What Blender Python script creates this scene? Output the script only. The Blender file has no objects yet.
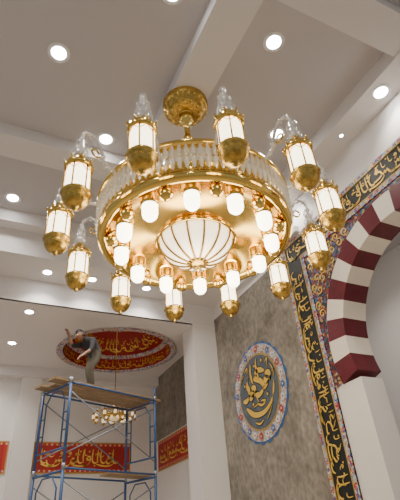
import bpy, math, random
from mathutils import Vector, Matrix
S=bpy.context.scene
PI=math.pi
# ------------------------------------------------------------ materials
def mat(name,col,rough=0.5,metal=0.0,em=0.0,emcol=None,noise=None,bump=0.0,nscale=5.0,coat=0.0):
    m=bpy.data.materials.new(name); m.use_nodes=True
    nt=m.node_tree; b=nt.nodes['Principled BSDF']
    b.inputs['Base Color'].default_value=(*col,1)
    b.inputs['Roughness'].default_value=rough
    b.inputs['Metallic'].default_value=metal
    b.inputs['Coat Weight'].default_value=coat
    if em>0:
        b.inputs['Emission Color'].default_value=(*(emcol or col),1)
        b.inputs['Emission Strength'].default_value=em
    if noise or bump>0:
        tc=nt.nodes.new('ShaderNodeTexCoord'); n=nt.nodes.new('ShaderNodeTexNoise')
        n.inputs['Scale'].default_value=nscale; n.inputs['Detail'].default_value=8; n.inputs['Roughness'].default_value=0.66
        nt.links.new(tc.outputs['Object'],n.inputs['Vector'])
        if noise:
            r=nt.nodes.new('ShaderNodeValToRGB')
            r.color_ramp.elements[0].position=0.34; r.color_ramp.elements[1].position=0.66
            r.color_ramp.elements[0].color=(*noise,1); r.color_ramp.elements[1].color=(*col,1)
            nt.links.new(n.outputs['Fac'],r.inputs['Fac']); nt.links.new(r.outputs['Color'],b.inputs['Base Color'])
        if bump>0:
            bp=nt.nodes.new('ShaderNodeBump'); bp.inputs['Strength'].default_value=bump; bp.inputs['Distance'].default_value=0.02
            nt.links.new(n.outputs['Fac'],bp.inputs['Height']); nt.links.new(bp.outputs['Normal'],b.inputs['Normal'])
    return m
def mosaic(name,cols,scale,rough=0.45):
    m=bpy.data.materials.new(name); m.use_nodes=True
    nt=m.node_tree; b=nt.nodes['Principled BSDF']; b.inputs['Roughness'].default_value=rough
    tc=nt.nodes.new('ShaderNodeTexCoord'); v=nt.nodes.new('ShaderNodeTexVoronoi'); v.inputs['Scale'].default_value=scale
    nt.links.new(tc.outputs['Object'],v.inputs['Vector'])
    sep=nt.nodes.new('ShaderNodeSeparateColor'); nt.links.new(v.outputs['Color'],sep.inputs['Color'])
    r=nt.nodes.new('ShaderNodeValToRGB'); r.color_ramp.interpolation='CONSTANT'
    e=r.color_ramp.elements
    e[0].position=0; e[0].color=(*cols[0],1)
    e[1].position=1.0/len(cols); e[1].color=(*cols[1],1)
    for i in range(2,len(cols)):
        x=e.new(i/len(cols)); x.color=(*cols[i],1)
    nt.links.new(sep.outputs['Red'],r.inputs['Fac']); nt.links.new(r.outputs['Color'],b.inputs['Base Color'])
    return m
def crystal(name,fac,col=(1,1,1),metal=.35):
    m=bpy.data.materials.new(name); m.use_nodes=True
    nt=m.node_tree; nt.nodes.clear()
    o=nt.nodes.new('ShaderNodeOutputMaterial'); mx=nt.nodes.new('ShaderNodeMixShader')
    t=nt.nodes.new('ShaderNodeBsdfTransparent'); g=nt.nodes.new('ShaderNodeBsdfPrincipled')
    t.inputs[0].default_value=(0.97,0.97,0.96,1)
    g.inputs['Base Color'].default_value=(*col,1); g.inputs['Roughness'].default_value=0.08; g.inputs['Metallic'].default_value=metal
    mx.inputs[0].default_value=fac
    nt.links.new(t.outputs[0],mx.inputs[1]); nt.links.new(g.outputs[0],mx.inputs[2]); nt.links.new(mx.outputs[0],o.inputs[0])
    return m
def concrete():
    m=mat('raw_concrete',(0.33,0.29,0.24),0.88,noise=(0.175,0.155,0.125),bump=0.6,nscale=1.5)
    nt=m.node_tree; b=nt.nodes['Principled BSDF']
    src=b.inputs['Base Color'].links[0].from_socket
    tc=nt.nodes.new('ShaderNodeTexCoord'); n=nt.nodes.new('ShaderNodeTexNoise'); n.inputs['Scale'].default_value=12; n.inputs['Detail'].default_value=9
    mp=nt.nodes.new('ShaderNodeMapping'); mp.inputs['Scale'].default_value=(1,1,.7)
    nt.links.new(tc.outputs['Object'],mp.inputs['Vector']); nt.links.new(mp.outputs['Vector'],n.inputs['Vector'])
    r=nt.nodes.new('ShaderNodeMapRange'); r.inputs['From Min'].default_value=.3; r.inputs['From Max'].default_value=.7; r.inputs['To Min'].default_value=.72; r.inputs['To Max'].default_value=1.25
    nt.links.new(n.outputs['Fac'],r.inputs['Value'])
    mx=nt.nodes.new('ShaderNodeVectorMath'); mx.operation='SCALE'
    nt.links.new(src,mx.inputs[0]); nt.links.new(r.outputs['Result'],mx.inputs['Scale']); nt.links.new(mx.outputs['Vector'],b.inputs['Base Color'])
    return m
M_wall=mat('white_paint',(0.80,0.765,0.735),0.7,bump=0.05,nscale=30)
M_ceil=mat('ceiling_paint',(0.55,0.53,0.54),0.75,bump=0.03,nscale=20)
M_beam=mat('beam_paint',(0.74,0.71,0.70),0.75)
M_conc=concrete()
M_floor=mat('marble_floor',(0.60,0.53,0.45),0.3,noise=(0.5,0.44,0.37),nscale=1.5)
M_gold=mat('polished_gold',(0.80,0.55,0.14),0.10,1.0)
M_goldb=mat('gold_basin',(0.78,0.52,0.13),0.24,1.0)
M_gold2=mat('brushed_gold',(0.74,0.50,0.13),0.26,1.0,noise=(0.36,0.22,0.045),nscale=22,bump=0.3)
M_brass=mat('dark_brass',(0.26,0.15,0.03),0.35,0.7)
M_goldp=mat('gold_paint',(0.86,0.56,0.10),0.45,0.3)
M_goldd=mat('dull_gold_paint',(0.50,0.33,0.09),0.5,0.2)
M_black=mat('black_panel',(0.009,0.012,0.010),0.5)
M_red=mat('calligraphy_red',(0.38,0.016,0.012),0.55)
M_dred=mat('oxblood_stone',(0.125,0.005,0.014),0.35,noise=(0.085,0.004,0.01),nscale=6)
M_cream=mat('cream_stone',(0.78,0.71,0.62),0.5)
M_blue=mat('tile_blue',(0.03,0.13,0.38),0.4)
M_lblue=mat('tile_pale_blue',(0.38,0.52,0.66),0.4)
M_rose=mat('tile_red',(0.50,0.028,0.02),0.4)
M_white=mat('tile_white',(0.76,0.74,0.70),0.4)
M_grey=mat('medallion_field',(0.12,0.15,0.18),0.5,noise=(0.07,0.09,0.115),nscale=6)
M_ink=mat('letter_outline',(0.02,0.018,0.018),0.5)
M_glass=mat('lit_frosted_glass',(1,0.95,0.82),0.4,em=5.5,emcol=(1,0.86,0.60))
M_bulb=mat('lit_bulb_glass',(1,0.96,0.86),0.4,em=9.5,emcol=(1,0.89,0.66))
M_bowl=mat('lit_bowl_glass',(1,0.94,0.82),0.4,em=1.8,emcol=(1,0.86,0.60))
M_bowl2=mat('small_bowl_glass',(1,0.85,0.6),0.4,em=0.45,emcol=(1,0.75,0.42))
M_glass2=mat('small_lamp_glass',(1,0.85,0.6),0.4,em=1.0,emcol=(1,0.76,0.42))
M_down=mat('downlight_lens',(1,1,1),0.4,em=45.0,emcol=(1,0.98,0.95))
M_trim=mat('downlight_trim',(0.85,0.85,0.85),0.3)
M_cry=crystal('crystal_glass',0.5,(0.97,0.95,0.90))
M_wrap=crystal('plastic_wrap',0.34,(0.92,0.92,0.92),.2)
M_arm=mat('wrapped_arm',(0.78,0.74,0.67),0.22,0.45)
M_steel=mat('scaffold_blue',(0.03,0.095,0.28),0.45,0.2,noise=(0.05,0.10,0.20),nscale=12)
M_galv=mat('galvanised_steel',(0.28,0.31,0.36),0.4,0.6)
M_wood=mat('scaffold_plank',(0.36,0.24,0.13),0.75,noise=(0.24,0.16,0.09),nscale=6)
M_shirt=mat('dark_shirt',(0.028,0.027,0.031),0.85)
M_pants=mat('khaki_trousers',(0.09,0.078,0.055),0.85)
M_skin=mat('skin',(0.26,0.14,0.085),0.55)
M_hair=mat('black_hair',(0.01,0.009,0.008),0.7)
M_shoe=mat('shoe_leather',(0.03,0.025,0.02),0.6)
M_eye=mat('eye_white',(0.8,0.78,0.75),0.3)
M_flor=mosaic('floral_tile',[(0.02,0.02,0.035),(0.28,0.025,0.02),(0.02,0.02,0.035),(0.22,0.02,0.02),(0.04,0.11,0.26),(0.42,0.28,0.09),(0.03,0.02,0.03)],30)
M_bord=mosaic('border_tile',[(0.68,0.64,0.58),(0.30,0.40,0.55),(0.48,0.04,0.03),(0.60,0.60,0.62),(0.05,0.14,0.38),(0.6,0.4,0.10)],34)
M_bord2=mosaic('medallion_border_tile',[(0.72,0.70,0.66),(0.60,0.44,0.16),(0.34,0.44,0.58),(0.72,0.68,0.62),(0.45,0.14,0.11)],46)
# ------------------------------------------------------------ mesh builder
class MB:
    def __init__(s): s.v=[];s.f=[];s.m=[];s.sm=[];s.mats=[]
    def mi(s,m):
        if m not in s.mats: s.mats.append(m)
        return s.mats.index(m)
    def add(s,vs,fs,m,smooth=False):
        o=len(s.v); s.v+= [tuple(p) for p in vs]; k=s.mi(m)
        for f in fs: s.f.append([o+i for i in f]); s.m.append(k); s.sm.append(smooth)
    def box(s,a,b,m):
        x0,y0,z0=a;x1,y1,z1=b
        s.add([(x0,y0,z0),(x1,y0,z0),(x1,y1,z0),(x0,y1,z0),(x0,y0,z1),(x1,y0,z1),(x1,y1,z1),(x0,y1,z1)],
              [(0,3,2,1),(4,5,6,7),(0,1,5,4),(1,2,6,5),(2,3,7,6),(3,0,4,7)],m)
    def obox(s,c,ax,ay,az,m):
        c=Vector(c);ax=Vector(ax);ay=Vector(ay);az=Vector(az)
        vs=[c+sx*ax+sy*ay+sz*az for sz in(-1,1) for sx,sy in((-1,-1),(1,-1),(1,1),(-1,1))]
        s.add(vs,[(0,3,2,1),(4,5,6,7),(0,1,5,4),(1,2,6,5),(2,3,7,6),(3,0,4,7)],m)
    def lathe(s,prof,c,m,n=32,smooth=True,gap=None):
        cx,cy,cz=c; vs=[];fs=[]
        for r,z in prof:
            for i in range(n):
                a=2*PI*i/n; vs.append((cx+r*math.cos(a),cy+r*math.sin(a),cz+z))
        for j in range(len(prof)-1):
            for i in range(n):
                fs.append((j*n+i,j*n+(i+1)%n,(j+1)*n+(i+1)%n,(j+1)*n+i))
        s.add(vs,fs,m,smooth)
    def tube(s,pts,r,m,n=8,closed=False):
        pts=[Vector(p) for p in pts]; N=len(pts)
        rr=r if isinstance(r,(list,tuple)) else [r]*N
        vs=[];fs=[];up=None
        for i in range(N):
            if closed: t=pts[(i+1)%N]-pts[i-1]
            else: t=pts[min(i+1,N-1)]-pts[max(i-1,0)]
            if t.length<1e-9: t=Vector((0,0,1))
            t.normalize()
            if up is None: up=Vector((0,0,1)) if abs(t.z)<0.9 else Vector((1,0,0))
            a=t.cross(up)
            if a.length<1e-4: a=t.orthogonal()
            a.normalize(); b=t.cross(a); up=a.cross(t)
            for k in range(n):
                q=2*PI*k/n; vs.append(pts[i]+rr[i]*(math.cos(q)*a+math.sin(q)*b))
        L=N if closed else N-1
        for i in range(L):
            for k in range(n):
                j=(i+1)%N
                fs.append((i*n+k,i*n+(k+1)%n,j*n+(k+1)%n,j*n+k))
        if not closed:
            fs.append(tuple(range(n))[::-1]); fs.append(tuple((N-1)*n+k for k in range(n)))
        s.add(vs,fs,m,True)
    def ball(s,c,r,m,n=12,sz=1.0):
        pr=[(max(r*math.sin(PI*j/8),1e-4),-r*sz*math.cos(PI*j/8)) for j in range(9)]
        s.lathe(pr,c,m,n)
    def obj(s,name,parent=None,loc=None):
        me=bpy.data.meshes.new(name); me.from_pydata(s.v,[],s.f)
        for m in s.mats: me.materials.append(m)
        me.polygons.foreach_set('material_index',s.m); me.polygons.foreach_set('use_smooth',s.sm); me.update()
        o=bpy.data.objects.new(name,me); S.collection.objects.link(o)
        if loc: o.location=loc
        if parent: o.parent=parent
        return o
def empty(name,loc=(0,0,0)):
    o=bpy.data.objects.new(name,None); o.location=loc; o.empty_display_size=0.3; S.collection.objects.link(o); return o
def smooth_path(P,k=6):
    out=[]; n=len(P)
    P=[Vector(p) for p in P]
    for i in range(n-1):
        p0=P[max(i-1,0)];p1=P[i];p2=P[i+1];p3=P[min(i+2,n-1)]
        for j in range(k):
            t=j/k
            out.append(0.5*((2*p1)+(p2-p0)*t+(2*p0-5*p1+4*p2-p3)*t*t+(3*p1-p0-3*p2+p3)*t**3))
    out.append(P[-1]); return out
# ------------------------------------------------------------ calligraphy
def arc(cx,cy,rx,ry,a0,a1,n=9):
    return [(cx+rx*math.cos(math.radians(a0+(a1-a0)*i/n)),cy+ry*math.sin(math.radians(a0+(a1-a0)*i/n))) for i in range(n+1)]
def letter(rng):
    k=rng.choice('aalllnwskhyaml')
    if k=='a': return [[(0.04,1.0),(0.0,.6),(0.03,.22)]],.17
    if k=='l': return [[(0.05,1.02),(0.02,.55),(0.06,.28),(.2,.2),(.32,.3)]],.33
    if k=='n': return [arc(.24,.34,.23,.28,-190,10)],.52
    if k=='w': return [arc(.14,.48,.1,.1,0,330,8)+[(.25,.38),(.16,.16),(-.04,.06)]],.34
    if k=='s': return [[(0,.42),(.06,.28),(.13,.42),(.2,.28),(.27,.42),(.33,.26)]+arc(.55,.26,.2,.22,180,370,7)],.8
    if k=='k': return [[(.42,1.0),(.12,.72),(.38,.58),(.42,.32),(.1,.24),(-.06,.27)]],.5
    if k=='h': return [arc(.16,.32,.13,.15,60,420,9)+[(.36,.24)]],.4
    if k=='y': return [[(.62,.52),(.48,.6),(.42,.42),(.6,.26),(.42,.04),(.12,.02),(0,.2)]],.66
    return [arc(.12,.36,.09,.09,180,520,8)+[(.3,.3),(.46,.3)]],.46
def script2d(length,seed,layers=2):
    rng=random.Random(seed); out=[]
    u=0.08
    while u<length-.6:
        st,adv=letter(rng)
        for s_ in st: out.append(([(u+x,.06+.86*y) for x,y in s_],.085))
        if rng.random()<.75: out.append(('d',u+adv*.5,rng.choice([.72,.8,.88,.1]),.05))
        u+=adv*.92
    u=.3
    while u<length-.7:
        st,adv=letter(rng)
        for s_ in st: out.append(([(u+x*.6,.52+.42*y) for x,y in s_],.05))
        u+=adv*.75+rng.random()*.25
    u=.1
    while u<length-1.1:
        out.append(([(u,.2),(u+.35,.10),(u+.75,.10),(u+1.0,.24)],.075)); u+=1.2+rng.random()*.5
    return out
def put_script(mb,strokes,mp,m,nib=math.radians(55),k=4,grow=0.0):
    nx,ny=math.cos(nib),math.sin(nib)
    for s_ in strokes:
        if s_[0]=='d':
            _,u,v,r=s_; r=r+grow*.7
            mb.add([mp(u-r,v),mp(u,v-r),mp(u+r,v),mp(u,v+r)],[(0,1,2,3)],m); continue
        P,w=s_
        P=[(p.x,p.y) for p in smooth_path([(x,y,0) for x,y in P],k)]
        vs=[];fs=[];N=len(P)
        for i in range(N):
            a=P[max(i-1,0)];b=P[min(i+1,N-1)]
            tx,ty=b[0]-a[0],b[1]-a[1]; L=math.hypot(tx,ty) or 1
            qx,qy=-ty/L,tx/L
            if qx*nx+qy*ny<0: qx,qy=-qx,-qy
            tp=min(1,.35+min(i,N-1-i)*.25)
            ox=(nx*.75+qx*.35)*w/2*tp+qx*grow/2; oy=(ny*.75+qy*.35)*w/2*tp+qy*grow/2
            vs.append(mp(P[i][0]+ox,P[i][1]+oy)); vs.append(mp(P[i][0]-ox,P[i][1]-oy))
        for i in range(N-1): fs.append((2*i,2*i+1,2*i+3,2*i+2))
        mb.add(vs,fs,m)
def rosettes(mb,length,mp,step,v,r,mats,pet=6,ru=None):
    n=max(1,int(length/step)); 
    for i in range(n):
        u=(i+.5)*length/n; m1=mats[i%len(mats)]; m2=mats[(i+1)%len(mats)]
        vs=[];fs=[]
        for k in range(pet):
            a=2*PI*k/pet
            for rr,da in((.15,0),(.72,-.38),(1.0,0),(.72,.38)):
                vs.append(mp(u+r*rr*math.cos(a+da),v+r*rr*math.sin(a+da)))
            fs.append((4*k,4*k+1,4*k+2,4*k+3))
        mb.add(vs,fs,m1)
        mb.add([mp(u+r*.3*math.cos(a*PI/3),v+r*.3*math.sin(a*PI/3)) for a in range(6)],[tuple(range(6))],m2)
def scrolls(mb,mp,pts,m,r,w,seed=1):
    rng=random.Random(seed)
    for (u,v) in pts:
        a0=rng.random()*6.28; sg=rng.choice((-1,1)); P=[]
        for i in range(13):
            t=i/12; a=a0+sg*t*8.0; q=r*(1-.8*t); P.append((u+q*math.cos(a),v+q*math.sin(a)))
        put_script(mb,[(P,w)],mp,m,k=2)
# ------------------------------------------------------------ room shell
XR=4.75
mb=MB(); mb.box((-7,-5,-.15),(9,13,0),M_floor); mb.obj('floor')
AY,AZ,RO,RI=3.2,3.95,1.72,1.36
mb=MB()
Y0,Y1,ZT=1.35,5.05,7.25
ANG=[math.radians(-17)+math.radians(214)*i/48 for i in range(49)]
corner=[math.atan2(ZT-AZ,Y1-AY),math.atan2(ZT-AZ,Y0-AY)]
ANG=sorted(ANG+corner)
out=[(AY+(RO-.02)*math.cos(a),AZ+(RO-.02)*math.sin(a)) for a in ANG]
def toward(outline,c,rect):
    a0,b0,a1,b1=rect; outer=[]
    for a,b in outline:
        dx,dy=a-c[0],b-c[1]; t=1e9
        if dx>1e-6 and a1 is not None:t=min(t,(a1-c[0])/dx)
        if dx<-1e-6 and a0 is not None:t=min(t,(a0-c[0])/dx)
        if dy>1e-6 and b1 is not None:t=min(t,(b1-c[1])/dy)
        if dy<-1e-6 and b0 is not None:t=min(t,(b0-c[1])/dy)
        t=max(t,1.0); outer.append((c[0]+dx*t,c[1]+dy*t))
    return outer
outer=toward(out,(AY,AZ),(Y0,None,Y1,ZT))
n=len(out)
for X in (XR,XR+.4):
    mb.add([(X,a,b) for a,b in out]+[(X,a,b) for a,b in outer],[(i,i+1,n+i+1,n+i) for i in range(n-1)],M_wall)
zS=out[0][1]; yJ=AY+RI*math.cos(math.radians(17)); yJ2=AY-RI*math.cos(math.radians(17))
for X in (XR,XR+.4):
    mb.add([(X,out[0][0],zS),(X,outer[0][0],outer[0][1]),(X,Y1,0),(X,out[0][0],0)],[(0,1,2,3)],M_wall)
    mb.add([(X,out[-1][0],zS),(X,outer[-1][0],outer[-1][1]),(X,Y0,0),(X,out[-1][0],0)],[(0,1,2,3)],M_wall)
mb.box((XR,yJ,0),(XR+.4,out[0][0],zS),M_wall)
mb.box((XR,out[-1][0],0),(XR+.4,yJ2,zS),M_wall)
mb.box((XR,-3,0),(XR+.4,Y0,ZT),M_wall)
mb.box((XR,Y1,0),(XR+.4,12.9,ZT),M_wall)
mb.box((XR-.012,5.58,0),(XR,8.5,6.12),M_conc)
mb.box((XR-.012,9.1,4.2),(XR,12.5,5.95),M_conc)
WR=mb.obj('wall_right')
mb=MB(); NV=19; A0,A1=math.radians(-17),math.radians(197)
for i in range(NV):
    m=M_dred if i%2==0 else M_cream
    for j in range(4):
        a=A0+(A1-A0)*(i+j/4)/NV; b=A0+(A1-A0)*(i+(j+1)/4)/NV
        P=[(AY+r*math.cos(q),AZ+r*math.sin(q)) for r,q in((RI,a),(RO,a),(RO,b),(RI,b))]
        vs=[(XR-.03,*p) for p in P]+[(XR+.42,*p) for p in P]
        fs=[(0,1,2,3),(7,6,5,4),(0,3,7,4),(1,5,6,2)]
        if j==0: fs.append((0,4,5,1))
        if j==3: fs.append((3,2,6,7))
        mb.add(vs,fs,m)
mb.obj('horseshoe_arch',WR)
mb=MB(); mb.box((-7,12.5,0),(XR+.4,12.9,7.4),M_wall); WB=mb.obj('wall_back')
mb=MB(); mb.box((.97,12.3,.2),(1.48,12.5,5.7),M_wall); mb.box((.93,12.27,0),(1.52,12.5,.22),M_cream); mb.obj('pilaster',WB)
mb=MB(); mb.box((8.3,-3,0),(8.6,13,7.4),M_wall); mb.box((8.22,-3,0),(8.3,13,1.2),M_cream)
mb.obj('wall_side_room')
mb=MB()
mb.box((-5,-3,7.25),(8.6,7.6,7.4),M_ceil)
mb.box((-5,7.6,6.45),(XR,8.5,7.4),M_beam)
mb.box((XR+.4,7.6,7.25),(8.6,13,7.4),M_ceil)
mb.obj('ceiling')
mb=MB()
def beam_y(x0,x1,zb=6.98): mb.box((x0,-3,zb),(x1,7.6,7.25),M_beam)
mb.box((1.68,-3,7.0),(2.2,7.6,7.25),M_beam); beam_y(-2.2,-1.7); beam_y(4.28,XR)
for y in (-1.9,1.45,5.25):
    for xa,xb in((-5,-2.2),(-1.7,1.68),(2.2,4.28)):
        mb.box((xa,y,7.02),(xb,y+.48,7.25),M_beam)
mb.box((-5,7.35,6.98),(4.28,7.6,7.25),M_beam)
mb.obj('trim_1')
DC=(3.02,10.6); DR=1.45
mb=MB()
rect=(-5,8.5,XR,12.5)
angs=[2*PI*i/64 for i in range(64)]+[math.atan2(b-DC[1],a-DC[0])%(2*PI) for a in(rect[0],rect[2]) for b in (rect[1],rect[3])]
angs=sorted(angs); inn=[(DC[0]+DR*math.cos(a),DC[1]+DR*math.sin(a)) for a in angs]
ou=toward(inn,DC,rect); n=len(angs)
mb.add([(a,b,5.95) for a,b in inn]+[(a,b,5.95) for a,b in ou],[(i,(i+1)%n,n+(i+1)%n,n+i) for i in range(n)],M_beam)
mb.box((-5,8.5,5.95),(XR,8.56,6.5),M_beam)
mb.box((-5,12.2,5.7),(XR,12.5,5.95),M_beam)
mb.obj('ceiling_low')
dome=empty('ceiling_dome',(DC[0],DC[1],5.95))
mb=MB()
mb.lathe([(DR+.06,-.015),(DR-.08,-.03),(DR-.1,0)],(0,0,0),M_bord,64)
mb.lathe([(DR-.1,0),(DR-.13,.30)],(0,0,0),M_red,64)
mb.lathe([(DR-.13,.30),(DR-.27,.32),(DR-.27,.36)],(0,0,0),M_bord,64)
pr=[((DR-.27)*math.cos(t*PI/2/10)+.0001,.36+.62*math.sin(t*PI/2/10)) for t in range(11)]
mb.lathe(pr[:7],(0,0,0),M_red,64)
mb.lathe(pr[6:],(0,0,0),M_bord,64)
mb.obj('dome_shell',dome)
mb=MB()
L=2*PI*(DR-.12)
def mpd(u,v):
    a=-u/ (L/.26)*2*PI; r=DR-.115-.03*v-.012
    return (r*math.cos(a),r*math.sin(a),.02+.26*v)
put_script(mb,script2d(L/.26,5),mpd,M_goldp,k=3)
L2=2*PI*1.05
def mpd2(u,v):
    a=-u/(L2/.30)*2*PI; t=(.10+v*.55)*PI/2*.6/.87
    r=(DR-.27)*math.cos(t)-.02; return (r*math.cos(a),r*math.sin(a),.35+.62*math.sin(t))
put_script(mb,script2d(L2/.30,8),mpd2,M_goldp,k=3)
mb.obj('dome_calligraphy',dome)
mb=MB(); mb.box((4.17,8.5,0),(XR,9.1,5.95),M_wall); mb.box((4.12,8.46,0),(XR,9.14,.25),M_cream)
mb.obj('column')
mb=MB(); mb.box((XR-.10,5.0,6.3),(XR,7.6,6.42),M_beam); mb.obj('trim_2')
# ------------------------------------------------------------ wall ornaments
XW=XR-.014
fr=empty('calligraphy_frame',(XW,0,0))
mb=MB()
def slab(y0,y1,z0,z1,m,t=.012,dx=0): mb.box((-t-dx,y0,z0),(.012-dx,y1,z1),m)
slab(-1.5,5.57,5.74,6.27,M_black)
slab(5.03,5.57,.3,5.74,M_black)
for (a,b,c,d) in((-1.5,5.57,6.2,6.27),(-1.5,5.12,5.74,5.81),(5.5,5.57,.3,6.2),(5.03,5.10,.3,5.76)):
    slab(a,b,c,d,M_bord,.02)
for (a,b,c,d) in((-1.5,5.49,6.185,6.2),(-1.5,5.12,5.81,5.825),(5.485,5.5,.3,6.2),(5.10,5.115,.3,5.81)):
    slab(a,b,c,d,M_goldd,.024)
mb.obj('frame_board',fr)
mb=MB()
h=.34
put_script(mb,script2d(6.5/h,21),lambda u,v:(-.026,5.45-u*h,5.835+v*h),M_goldp)
put_script(mb,script2d(5.3/h,33),lambda u,v:(-.026,5.47-v*h,.45+u*h),M_goldp)
mb.obj('frame_script',fr)
mb=MB()
cols=[M_rose,M_lblue,M_goldp,M_blue]
rosettes(mb,7.0,lambda u,v:(-.024,5.55-u,6.235+v),.09,0,.034,cols)
rosettes(mb,6.5,lambda u,v:(-.024,5.08-u,5.775+v),.09,0,.034,cols)
rosettes(mb,5.9,lambda u,v:(-.024,5.535+v,.3+u),.09,0,.034,cols)
rosettes(mb,5.4,lambda u,v:(-.024,5.065+v,.3+u),.09,0,.034,cols)
mb.obj('frame_flowers',fr)
sp=empty('spandrel_panel',(XW,0,0))
mb=MB()
aa=[math.radians(-16)+math.radians(212)*i/60 for i in range(61)]+[math.atan2(5.73-AZ,5.02-AY),math.atan2(5.73-AZ,1.35-AY)]
aa=sorted(aa); o1=[(AY+(RO+.012)*math.cos(a),AZ+(RO+.012)*math.sin(a)) for a in aa]
o2=toward(o1,(AY,AZ),(1.35,None,5.02,5.73))
n=len(o1)
mb.add([(-.008,a,b) for a,b in o1]+[(-.008,a,b) for a,b in o2],[(i,i+1,n+i+1,n+i) for i in range(n-1)],M_flor)
mb.obj('spandrel_field',sp)
mb=MB(); rng=random.Random(4); pts=[];
for i in range(900):
    y=1.4+rng.random()*3.55; z=3.6+rng.random()*2.1
    if math.hypot(y-AY,z-AZ)>RO+.09 and y<4.95 and z<5.66 and all(math.hypot(y-a,z-b)>.125 for a,b in pts): pts.append((y,z))
scrolls(mb,lambda u,v:(-.016,u,v),pts,M_goldp,.075,.024)
mb.obj('spandrel_scrolls',sp)
# medallion
md=empty('calligraphy_medallion',(XW,7.02,4.0))
mb=MB()
def disc(mb,r,x,m,n=72,sc=0,ns=24):
    vs=[(x,0,0)]+[(x,(r+sc*abs(math.sin(ns*PI*i/n)))*math.cos(2*PI*i/n),(r+sc*abs(math.sin(ns*PI*i/n)))*math.sin(2*PI*i/n)) for i in range(n)]
    mb.add(vs,[(0,1+i,1+(i+1)%n) for i in range(n)],m)
disc(mb,.885,-.006,M_blue,144,.045,24); disc(mb,.875,-.012,M_bord2,96); disc(mb,.70,-.02,M_goldd,96); disc(mb,.665,-.026,M_grey,96)
mb.obj('medallion_disc',md)
mb=MB()
def ringmap(r): return lambda u,v:(-.03,(r+v)*math.cos(-u/r),(r+v)*math.sin(-u/r))
rosettes(mb,2*PI*.785,ringmap(.785),.205,0,.068,[M_white,M_rose,M_white,M_blue],8)
rosettes(mb,2*PI*.85,ringmap(.85),.10,0,.026,[M_rose,M_lblue],5)
rosettes(mb,2*PI*.72,ringmap(.72),.09,0,.020,[M_blue,M_rose],5)
mb.obj('medallion_flowers',md)
mb=MB()
def ct(cx,cy,r,a0=0,a1=360): return arc(cx,cy,r,r*.9,a0,a1,9)
st=[(ct(.52,.22,.13,-60,280)+[(.42,.02),(.25,.0)],.13),
 ([(.42,.42),(.1,.52),(-.1,.38),(.2,.2),(.3,.0),(.05,-.12),(-.15,-.05)],.14),
 (ct(-.22,.05,.11,-80,260)+[(-.35,-.1),(-.45,-.08)],.13),
 ([(-.38,.5),(-.5,.3),(-.42,.08),(-.56,-.1),(-.78,-.08)],.14),
 ([(.78,.05),(.62,-.35),(.2,-.58),(-.3,-.55),(-.66,-.3)],.13),
 ([(.1,.85),(.06,.62),(.12,.3)],.10),([(-.2,.8),(-.26,.55),(-.2,.25)],.10),
 ([(.5,.62),(.62,.68),(.56,.5)],.06),([(-.55,.66),(-.4,.74),(-.42,.58)],.06),
 ([(.1,-.28),(.3,-.34),(.1,-.4),(-.1,-.3)],.06),([(.6,-.42),(.45,-.62),(.25,-.78)],.05),([(-.3,-.75),(-.1,-.82),(.1,-.76)],.05),
 ([(.72,.5),(.82,.3),(.8,.12)],.04),([(-.8,.4),(-.7,.55),(-.62,.6)],.04),([(-.1,-.15),(-.05,-.3),(-.3,-.36)],.04),
 ('d',.35,.72,.05),('d',-.02,.68,.045),('d',-.3,-.28,.05),('d',.42,-.2,.05),('d',-.62,.3,.045),('d',.8,.3,.04)]
put_script(mb,st,lambda u,v:(-.030,-u*.70,v*.70),M_ink,k=5,grow=.05)
put_script(mb,st,lambda u,v:(-.034,-u*.70,v*.70),M_goldp,k=5)
mb.obj('medallion_script',md)
def redband(name,p0,p1,nrm,seed):
    p0=Vector(p0);p1=Vector(p1);d=(p1-p0);Ln=d.length;d.normalize();nv=Vector(nrm)
    e=empty(name,tuple(p0)); mb=MB(); H=.74
    def q(u,v,o): return d*u+Vector((0,0,v))+nv*o
    def pl(u0,u1,v0,v1,o,m): mb.obox(q((u0+u1)/2,(v0+v1)/2,o/2),d*(u1-u0)/2,Vector((0,0,(v1-v0)/2)),nv*o/2,m)
    pl(0,Ln,0,H,.012,M_goldd); pl(.03,Ln-.03,.03,H-.03,.016,M_rose)
    pl(.10,Ln-.10,.10,H-.10,.02,M_red)
    mb.obj('band_board',e); mb=MB(); hh=H-.26
    put_script(mb,script2d((Ln-.3)/hh,seed),lambda u,v:q(.15+u*hh,.13+v*hh,.026),M_goldp)
    rosettes(mb,Ln,lambda u,v:q(u,v,.02),.12,.065,.03,[M_goldp,M_white])
    rosettes(mb,Ln,lambda u,v:q(u,v,.02),.12,H-.065,.03,[M_goldp,M_white])
    mb.obj('band_script',e)
redband('calligraphy_band',(1.5,12.49,3.42),(4.0,12.49,3.42),(0,-1,0),3)
redband('calligraphy_band',(-2.2,12.49,3.42),(.92,12.49,3.42),(0,-1,0),4)
redband('calligraphy_band',(XR-.014,12.3,3.42),(XR-.014,9.2,3.42),(-1,0,0),6)
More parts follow.
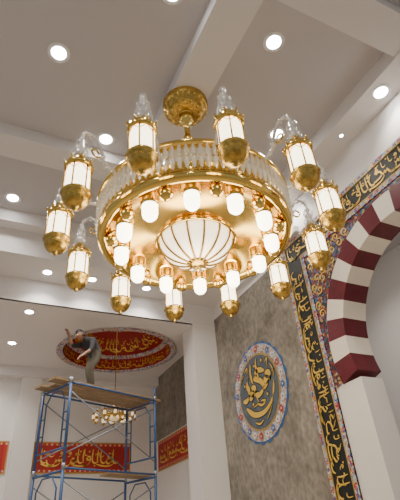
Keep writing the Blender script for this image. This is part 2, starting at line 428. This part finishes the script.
# ------------------------------------------------------------ downlights
def downlight(x,y,z,e=60,r=.12):
    mb=MB()
    mb.lathe([(r*.8,-.004),(r,-.012),(r*1.2,-.010),(r*1.25,0)],(0,0,0),M_trim,24)
    mb.lathe([(.0001,-.006),(r*.82,-.006)],(0,0,0),M_down,24)
    o=mb.obj('recessed_downlight',None,(x,y,z))
    if e:
        l=bpy.data.lights.new('spot','SPOT'); l.energy=e; l.spot_size=math.radians(130); l.spot_blend=.8; l.shadow_soft_size=.08; l.color=(1,.94,.85)
        lo=bpy.data.objects.new('spot',l); S.collection.objects.link(lo); lo.parent=o; lo.location=(0,0,-.05)
for x,y,z in((.12,3.77,7.25),(2.73,2.5,7.25),(4.5,2.42,6.98),(3.67,3.85,7.25),(1.1,5.0,7.25),(1.22,2.45,7.25),(-.1,7.0,7.25),(4.5,4.97,6.98),
             (3.6,6.6,7.25),(-1.2,2.0,7.25),(-1.2,5.0,7.25),(3.5,.2,7.25),(0,0,7.25)):
    downlight(x,y,z,75)
for x,y,z in((.8,8.1,6.45),(1.7,8.1,6.45),(2.9,8.1,6.45),(.64,8.95,5.95),(.5,10.7,5.95),(.2,11.6,5.95),(-.6,9.6,5.95),(-2,9,5.95),(-2,11,5.95)):
    downlight(x,y,z,100,.10)
downlight(4.5,3.3,6.98,0,.035)
for x,y in((6.6,3),(6.6,6)): downlight(x,y,7.25,190)
# ------------------------------------------------------------ chandelier
HD=math.atan2(.883,.469)
def build_chandelier(loc,s,rod_top,simple=False):
    root=empty('chandelier',loc); root.scale=(s,s,s)
    top=rod_top/s
    g_l=M_glass2 if simple else M_glass; g_b=M_glass2 if simple else M_bulb; g_w=M_bowl2 if simple else M_bowl
    def P(r,a,z): return (r*math.cos(a),r*math.sin(a),z)
    mb=MB()
    mb.lathe([(.40,.05),(.48,.10),(.58,.135),(.70,.14),(.82,.115),(.92,.07),(1.0,.015)],(0,0,0),M_goldb,96)
    mb.lathe([(1.0,.015),(1.03,-.02),(1.07,-.03),(1.11,.0),(1.12,.05),(1.09,.08),(1.08,.16),(1.10,.18),(1.10,.20),(1.06,.22),(.3,.24)],(0,0,0),M_gold,96)
    mb.lathe([(1.055,.42),(1.14,.42),(1.15,.445),(1.14,.47),(1.055,.47),(1.055,.42)],(0,0,0),M_gold,96)
    mb.lathe([(.78,.60),(.80,.60),(.80,.635),(.78,.635),(.78,.60)],(0,0,0),M_gold,96)
    mb.lathe([(.30,.72),(.34,.72),(.34,.77),(.28,.79),(.2,.86),(.12,.9),(.12,.72)],(0,0,0),M_gold,48)
    mb.obj('gold_body',root)
    mb=MB()
    t=top
    prof=[(.05,.9),(.05,1.1),(.09,1.13),(.09,1.17),(.045,1.2),(.04,1.6),(.075,1.64),(.085,1.7),(.06,1.76),(.04,1.8),(.04,t-.42),(.09,t-.38),(.11,t-.3),(.07,t-.24),(.12,t-.2)]
    if t>3.5: prof=[(.05,.9),(.05,1.1),(.09,1.13),(.09,1.17),(.03,1.2),(.03,t-.2),(.1,t-.2)]
    mb.lathe(prof,(0,0,0),M_gold,20)
    mb.obj('stem',root)
    mb=MB()
    mb.lathe([(.10,t-.22),(.2,t-.2),(.27,t-.15),(.28,t-.12),(.315,t-.10),(.33,t-.05),(.33,t)],(0,0,0),M_gold2,48)
    for i in range(24): mb.ball(P(.30,2*PI*i/24,t-.10),.022,M_gold,8)
    for i in range(12): mb.ball(P(.21,2*PI*i/12,t-.19),.03,M_gold,8)
    mb.obj('canopy',root)
    mb=MB(); bp=[(.42*math.cos(q*PI/2/10)+.0001,.03-.33*math.sin(q*PI/2/10)) for q in range(11)]
    mb.lathe(bp,(0,0,0),g_w,48); mb.obj('glass_bowl',root)
    mb=MB()
    for i in range(14):
        a=2*PI*i/14; mb.tube([P(r+.008,a,z-.006) for r,z in bp],.012,M_brass,6)
    mb.lathe([(.40,.07),(.45,.05),(.47,.0),(.44,-.02),(.42,.02)],(0,0,0),M_gold,48)
    mb.lathe([(.11,-.275),(.12,-.295),(.06,-.325),(.02,-.34),(.035,-.36),(.02,-.385),(.001,-.40)],(0,0,0),M_gold2,20)
    mb.obj('bowl_ribs',root)
    N=12
    mb=MB(); mg=MB()
    for i in range(N):
        a=HD+PI+2*PI*i/N; c=P(.86,a,0)
        mb.lathe([(.001,-.205),(.05,-.20),(.074,-.17),(.082,-.13),(.082,-.03),(.07,-.01)],c,g_b,16)
        mg.lathe([(.10,.11),(.10,.0),(.098,-.03),(.06,-.03)],c,M_gold,20)
        c=P(.95,a+PI/N,0)
        mg.ball((c[0],c[1],-.045),.075,M_gold,14)
        mg.lathe([(.05,.07),(.05,.03),(.03,.02),(.03,.0)],c,M_gold,12)
    mb.obj('bulbs',root); mg.obj('bulb_holders',root)
    mb=MB()
    NC=100 if not simple else 40
    for i in range(NC):
        a=2*PI*i/NC
        c=P(1.125,a,0)
        mb.lathe([(.002,.25),(.02,.28),(.027,.33),(.016,.40),(.002,.42)],c,M_cry,5,False)
        mb.lathe([(.002,.08),(.018,.11),(.026,.17),(.014,.23),(.002,.245)],c,M_cry,5,False)
        c=P(1.07,a+PI/NC,0); mb.lathe([(.002,.23),(.02,.27),(.026,.33),(.016,.40),(.002,.42)],c,M_cry,5,False)
    NS=40 if not simple else 18
    for i in range(NS):
        a=2*PI*i/NS
        for j in range(9):
            t0=j/9; t1=(j+.92)/9
            def sw(t_): r=1.06-(.74)*t_; return Vector(P(r,a,.46+.32*t_-.14*math.sin(PI*t_)))
            p,q=sw(t0),sw(t1); mb.tube([p,(p+q)/2,q],[.006,.03,.006],M_cry,5)
    mb.obj('crystals',root)
    mb=MB()
    mb.lathe([(1.03,.22),(1.0,.30),(.95,.42),(.80,.40),(.5,.48),(.32,.70)],(0,0,0),M_wrap,64)
    mb.obj('crystal_shell',root)
    mb=MB(); mb.lathe([(.13,.88),(.14,.93),(.13,1.05),(.11,1.08)],(0,0,0),g_l,20); mb.lathe([(.11,1.08),(.13,1.10),(.05,1.16)],(0,0,0),M_gold,20); mb.obj('hub_shade',root)
    ma=MB(); ml=MB(); mg=MB(); mw=MB(); rng=random.Random(2)
    LR=1.53; DZ=-.09
    for i in range(N):
        a=HD+PI+2*PI*(i+.5)/N
        path=smooth_path([P(r,a,z+DZ) for r,z in((1.06,.53),(1.15,.53),(1.24,.56),(1.28,.67),(1.34,.80),(1.43,.87),(1.515,.84),(LR,.74))],5)
        ma.tube(path,.018,M_arm,8)
        for q in range(4,len(path)-3,5): mw.tube([path[q-1],path[q],path[q+1]],[.018,.035+.015*rng.random(),.018],M_wrap,7)
        sc=smooth_path([P(r,a,z+DZ) for r,z in((1.28,.64),(1.36,.60),(1.41,.66),(1.36,.70),(1.32,.66))],4)
        ma.tube(sc,.012,M_gold,6)
        ma.ball(P(1.28,a,.62+DZ),.032,M_arm,10)
        x_,y_,_z=P(LR,a,0); c=(x_,y_,DZ)
        ma.lathe([(.008,.76),(.03,.73),(.012,.70),(.02,.66),(.05,.63),(.03,.59),(.035,.55),(.06,.52),(.05,.50)],c,M_arm,14)
        mw.lathe([(.04,.74),(.065,.68),(.055,.6),(.085,.54),(.07,.46)],c,M_wrap,9)
        mg.lathe([(.03,.54),(.05,.50),(.06,.455),(.085,.42),(.095,.385),(.12,.36),(.14,.35),(.14,.31),(.12,.30)],c,M_gold,24)
        for k in range(8):
            b=2*PI*k/8; mg.tube([(c[0]+.135*math.cos(b),c[1]+.135*math.sin(b),c[2]+.35),(c[0]+.142*math.cos(b),c[1]+.142*math.sin(b),c[2]+.385),(c[0]+.138*math.cos(b),c[1]+.138*math.sin(b),c[2]+.41)],[.012,.012,.003],M_gold,5)
        ml.lathe([(.108,.305),(.114,.25),(.114,.05),(.108,-.005)],c,g_l,24)
        for k in range(6):
            b=2*PI*k/6; x,y=c[0]+.124*math.cos(b),c[1]+.124*math.sin(b)
            mg.tube([(x,y,c[2]+.31),(x,y,c[2]-.01)],.0085,M_gold2,5)
            b2=b+PI/3
            mid=b+PI/6
            mg.tube([(x,y,c[2]+.24),(c[0]+.122*math.cos(mid),c[1]+.122*math.sin(mid),c[2]+.30),(c[0]+.124*math.cos(b2),c[1]+.124*math.sin(b2),c[2]+.24)],.005,M_gold2,4)
        mg.lathe([(.118,.02),(.136,.01),(.14,-.02),(.127,-.035),(.127,-.07),(.112,-.11),(.082,-.145),(.045,-.16),(.02,-.168),(.028,-.185),(.016,-.20),(.001,-.21)],c,M_gold2,24)
        mg.lathe([(.136,.005),(.147,-.01),(.136,-.025)],c,M_gold,24)
    ma.obj('arms',root); ml.obj('lantern_glass',root); mg.obj('lantern_brass',root); mw.obj('plastic_wrap',root)
    return root
build_chandelier((1.94,3.73,4.55),1.0,7.0-4.55)
l=bpy.data.lights.new('chandelier_glow','POINT'); l.energy=120; l.color=(1,.82,.58); l.shadow_soft_size=.5
lo=bpy.data.objects.new('chandelier_glow',l); S.collection.objects.link(lo); lo.location=(1.94,3.73,3.9)
build_chandelier((3.02,10.72,4.36),.31,6.9-4.36,simple=True)
# ------------------------------------------------------------ scaffold
U=Vector((.92,.39,0)).normalized(); Nn=Vector((.39,-.92,0)).normalized(); Z=Vector((0,0,1))
FL=Vector((1.15,9.1,0)); LEN=2.1; WID=.9
sc=empty('scaffold_tower',tuple(FL))
mb=MB()
def W(u,n,z): return U*u+Nn*n+Z*z
LH=1.45
for k in range(3):
    z0=k*LH+.02
    for u in (0,LEN):
        for n_ in (0,WID): mb.tube([W(u,n_,z0),W(u,n_,z0+LH)],.026,M_steel,8)
        mb.tube([W(u,0,z0+LH-.06),W(u,WID,z0+LH-.06)],.021,M_steel,8)
        mb.tube([W(u,0,z0+.30),W(u,WID,z0+.30)],.017,M_steel,8)
        mb.tube([W(u,.15,z0+.3),W(u,.15,z0+LH-.3),W(u,.3,z0+LH-.12),W(u,WID-.3,z0+LH-.12),W(u,WID-.15,z0+LH-.3),W(u,WID-.15,z0+.3)],.014,M_steel,8)
        for q in (.6,.9): 
            mb.tube([W(u,0,z0+q),W(u,.15,z0+q)],.012,M_steel,6); mb.tube([W(u,WID-.15,z0+q),W(u,WID,z0+q)],.012,M_steel,6)
        for n_ in (0,WID): mb.tube([W(u,n_,z0+LH-.05),W(u,n_,z0+LH+.05)],.033,M_galv,8)
    for n_ in (0,WID):
        mb.tube([W(0,n_,z0+.2),W(LEN,n_,z0+LH-.2)],.012,M_galv,6); mb.tube([W(LEN,n_,z0+.2),W(0,n_,z0+LH-.2)],.012,M_galv,6)
for u,n_ in((LEN,WID),(LEN,0)): mb.tube([W(u,n_,4.3),W(u,n_,4.62)],.02,M_steel,8)
for n_ in (0,WID):
    mb.tube([W(0,n_,2*LH),W(LEN,n_,2*LH)],.018,M_steel,8)
    mb.tube([W(0,n_,3*LH-.02),W(LEN,n_,3*LH-.02)],.02,M_steel,8)
mb.obj('frames',sc)
mb=MB()
for k,(a,b) in enumerate(((-.22,2.45),(-.1,2.3),(-.28,2.38))):
    n_=.14+.27*k
    mb.obox(W((a+b)/2,n_,4.395),U*(b-a)/2,Nn*.12,Z*.022,M_wood)
mb.obox(W(1.75,.45,2.93),U*.5,Nn*.2,Z*.02,M_wood)
mb.obj('planks',sc)
# ------------------------------------------------------------ worker : standing, bent forward at the waist
feet=FL+U*.74+Nn*.45+Z*4.417
J={};R={};E=[];lab={}
def j(n,p,r): J[n]=p;R[n]=r
j('pel',(-.09,0,.74),.13);j('mid',(-.04,0,.88),.125);j('che',(.09,0,1.01),.145);j('nec',(.22,0,1.06),.055);j('hd0',(.265,0,1.07),.052)
for s_,sg in(('L',1),('R',-1)):
    j('hip'+s_,(-.08,.09*sg,.70),.10)
    fx=.07 if sg>0 else -.07
    j('kne'+s_,(.05+fx*.7,.11*sg,.40),.068); j('ank'+s_,(-.04+fx,.12*sg,.10),.045); j('hel'+s_,(-.06+fx,.12*sg,.045),.038); j('toe'+s_,(.12+fx,.13*sg,.03),.033)
    j('sho'+s_,(.12,.175*sg,.99),.068)
j('elbL',(.19,.23,.75),.048);j('wriL',(.36,.20,.60),.03);j('palL',(.41,.19,.56),.034)
j('elbR',(.36,-.20,.92),.048);j('wriR',(.50,-.16,1.10),.03);j('palR',(.535,-.15,1.15),.034)
def e(a,b,m): E.append((a,b)); lab[(a,b)]=m
e('pel','mid',M_shirt);e('mid','che',M_shirt);e('che','nec',M_shirt);e('nec','hd0',M_skin)
for s_ in 'LR':
    e('pel','hip'+s_,M_pants);e('hip'+s_,'kne'+s_,M_pants);e('kne'+s_,'ank'+s_,M_pants);e('ank'+s_,'hel'+s_,M_shoe);e('hel'+s_,'toe'+s_,M_shoe)
    e('che','sho'+s_,M_shirt);e('sho'+s_,'elb'+s_,M_shirt);e('elb'+s_,'wri'+s_,M_skin);e('wri'+s_,'pal'+s_,M_skin)
    w=Vector(J['wri'+s_]);p=Vector(J['pal'+s_]); d=(p-w).normalized(); side=Vector((0,1,0)); nd=d.cross(side).normalized()
    for fi in range(4):
        o=side*(.027-.018*fi); ln=(.070,.080,.075,.058)[fi]
        a=p+d*.03+o; b=a+d*ln*.55-nd*.01; c=b+d*ln*.3-nd*ln*.45
        for q,(v_,rr) in enumerate(((a,.010),(b,.009),(c,.0075))): j(f'f{s_}{fi}{q}',tuple(v_),rr)
        e('pal'+s_,f'f{s_}{fi}0',M_skin);e(f'f{s_}{fi}0',f'f{s_}{fi}1',M_skin);e(f'f{s_}{fi}1',f'f{s_}{fi}2',M_skin)
    a=w+d*.03+side*.04; b=a+d*.035+side*.015-nd*.015
    j('t'+s_+'0',tuple(a),.011); j('t'+s_+'1',tuple(b),.009); e('wri'+s_,'t'+s_+'0',M_skin); e('t'+s_+'0','t'+s_+'1',M_skin)
names=list(J)
def LW(p): return -U*p[0]+Nn*p[1]+Z*p[2]
me=bpy.data.meshes.new('wk'); me.from_pydata([tuple(LW(J[n])) for n in names],[(names.index(a),names.index(b)) for a,b in E],[])
ob=bpy.data.objects.new('wk',me); S.collection.objects.link(ob)
sk=ob.modifiers.new('s','SKIN'); sk.use_smooth_shade=True
for i,n in enumerate(names):
    d=me.skin_vertices[0].data[i]; d.radius=(R[n],R[n]); d.use_root=(n=='pel')
ss=ob.modifiers.new('ss','SUBSURF'); ss.levels=1; ss.render_levels=1
bpy.context.view_layer.update()
dg=bpy.context.evaluated_depsgraph_get()
nm=bpy.data.meshes.new_from_object(ob.evaluated_get(dg)); bpy.data.objects.remove(ob)
mats=[M_shirt,M_pants,M_skin,M_shoe]; nm.materials.clear()
for m in mats: nm.materials.append(m)
segs=[(LW(J[a]),LW(J[b]),mats.index(lab[(a,b)]),(R[a]+R[b])/2) for a,b in E]
for pl in nm.polygons:
    c=pl.center; best=1e9
    for a,b,k,rr in segs:
        ab=b-a; t=max(0,min(1,(c-a).dot(ab)/ab.length_squared)); dd=(c-(a+ab*t)).length-rr
        if dd<best: best=dd; pl.material_index=k
    pl.use_smooth=True
nm.name='construction_worker'
wk=bpy.data.objects.new('construction_worker',nm); S.collection.objects.link(wk); wk.location=feet
mb=MB(); hc=Vector((.335,0,1.10)); fwd=Vector((.92,0,-.39)).normalized(); upv=Vector((.39,0,.92)).normalized(); sd=Vector((0,1,0))
def H(f,s,u): return LW(hc+fwd*f+sd*s+upv*u)
def headpt(th,ph,sc=1.0):
    x=math.cos(ph)*math.sin(th); y=math.sin(ph)*math.sin(th); z=math.cos(th)
    f=.098*x; s_=.076*y; u=.118*z
    if z<0: f*=1-.12*(-z); s_*=1-.35*(-z)
    if x>.8 and abs(y)<.3 and -.25<z<.1: f+=.012
    return H(f*sc,s_*sc,u*sc)
n1,n2=14,20
vs=[headpt(PI*i/n1,2*PI*k/n2) for i in range(n1+1) for k in range(n2)]
mb.add(vs,[(i*n2+k,i*n2+(k+1)%n2,(i+1)*n2+(k+1)%n2,(i+1)*n2+k) for i in range(n1) for k in range(n2)],M_skin,True)
mb.tube([H(.095,0,.02),H(.112,0,-.01),H(.122,0,-.028),H(.10,0,-.035)],[.007,.011,.015,.008],M_skin,8)
for s_ in(-1,1):
    c=H(.086,.03*s_,.008); mb.ball(c,.012,M_eye,8); c=H(.096,.03*s_,.008); mb.ball(c,.006,M_hair,6)
    mb.tube([H(0,.074*s_,.03),H(-.012,.086*s_,.015),H(-.01,.084*s_,-.015),H(.0,.074*s_,-.03)],[.008,.012,.010,.006],M_skin,6)
    mb.tube([H(.094,.045*s_,.03),H(.100,.02*s_,.032)],.004,M_hair,5)
mb.tube([H(.088,.025,-.062),H(.097,0,-.06),H(.088,-.025,-.062)],.006,M_rose,6)
mb.obj('head',wk)
mb=MB(); vs=[];
for i in range(9):
    for k in range(n2):
        ph=2*PI*k/n2; lim=.62 if math.cos(ph)<.3 else .36
        vs.append(headpt(PI*lim*i/8,ph,1.09))
mb.add(vs,[(i*n2+k,i*n2+(k+1)%n2,(i+1)*n2+(k+1)%n2,(i+1)*n2+k) for i in range(8) for k in range(n2)],M_hair,True)
mb.obj('hair',wk)
# ------------------------------------------------------------ world, camera
w=bpy.data.worlds.new('World'); S.world=w; w.use_nodes=True
w.node_tree.nodes['Background'].inputs[0].default_value=(.93,.93,.97,1); w.node_tree.nodes['Background'].inputs[1].default_value=.36
cam=bpy.data.cameras.new('camera'); co=bpy.data.objects.new('camera',cam); S.collection.objects.link(co); S.camera=co
psi,th,rho=math.radians(28),math.radians(34),math.radians(4.8)
h=Vector((math.sin(psi),math.cos(psi),0)); r0=Vector((math.cos(psi),-math.sin(psi),0))
F=math.cos(th)*h+math.sin(th)*Z; U0=-math.sin(th)*h+math.cos(th)*Z
Rc=math.cos(rho)*r0-math.sin(rho)*U0; Uc=math.sin(rho)*r0+math.cos(rho)*U0
mt=Matrix((( Rc.x,Uc.x,-F.x,0),(Rc.y,Uc.y,-F.y,0),(Rc.z,Uc.z,-F.z,1.6),(0,0,0,1)))
co.matrix_world=mt
cam.sensor_fit='VERTICAL'; cam.sensor_height=24; cam.lens=24*445/500; cam.clip_start=.05
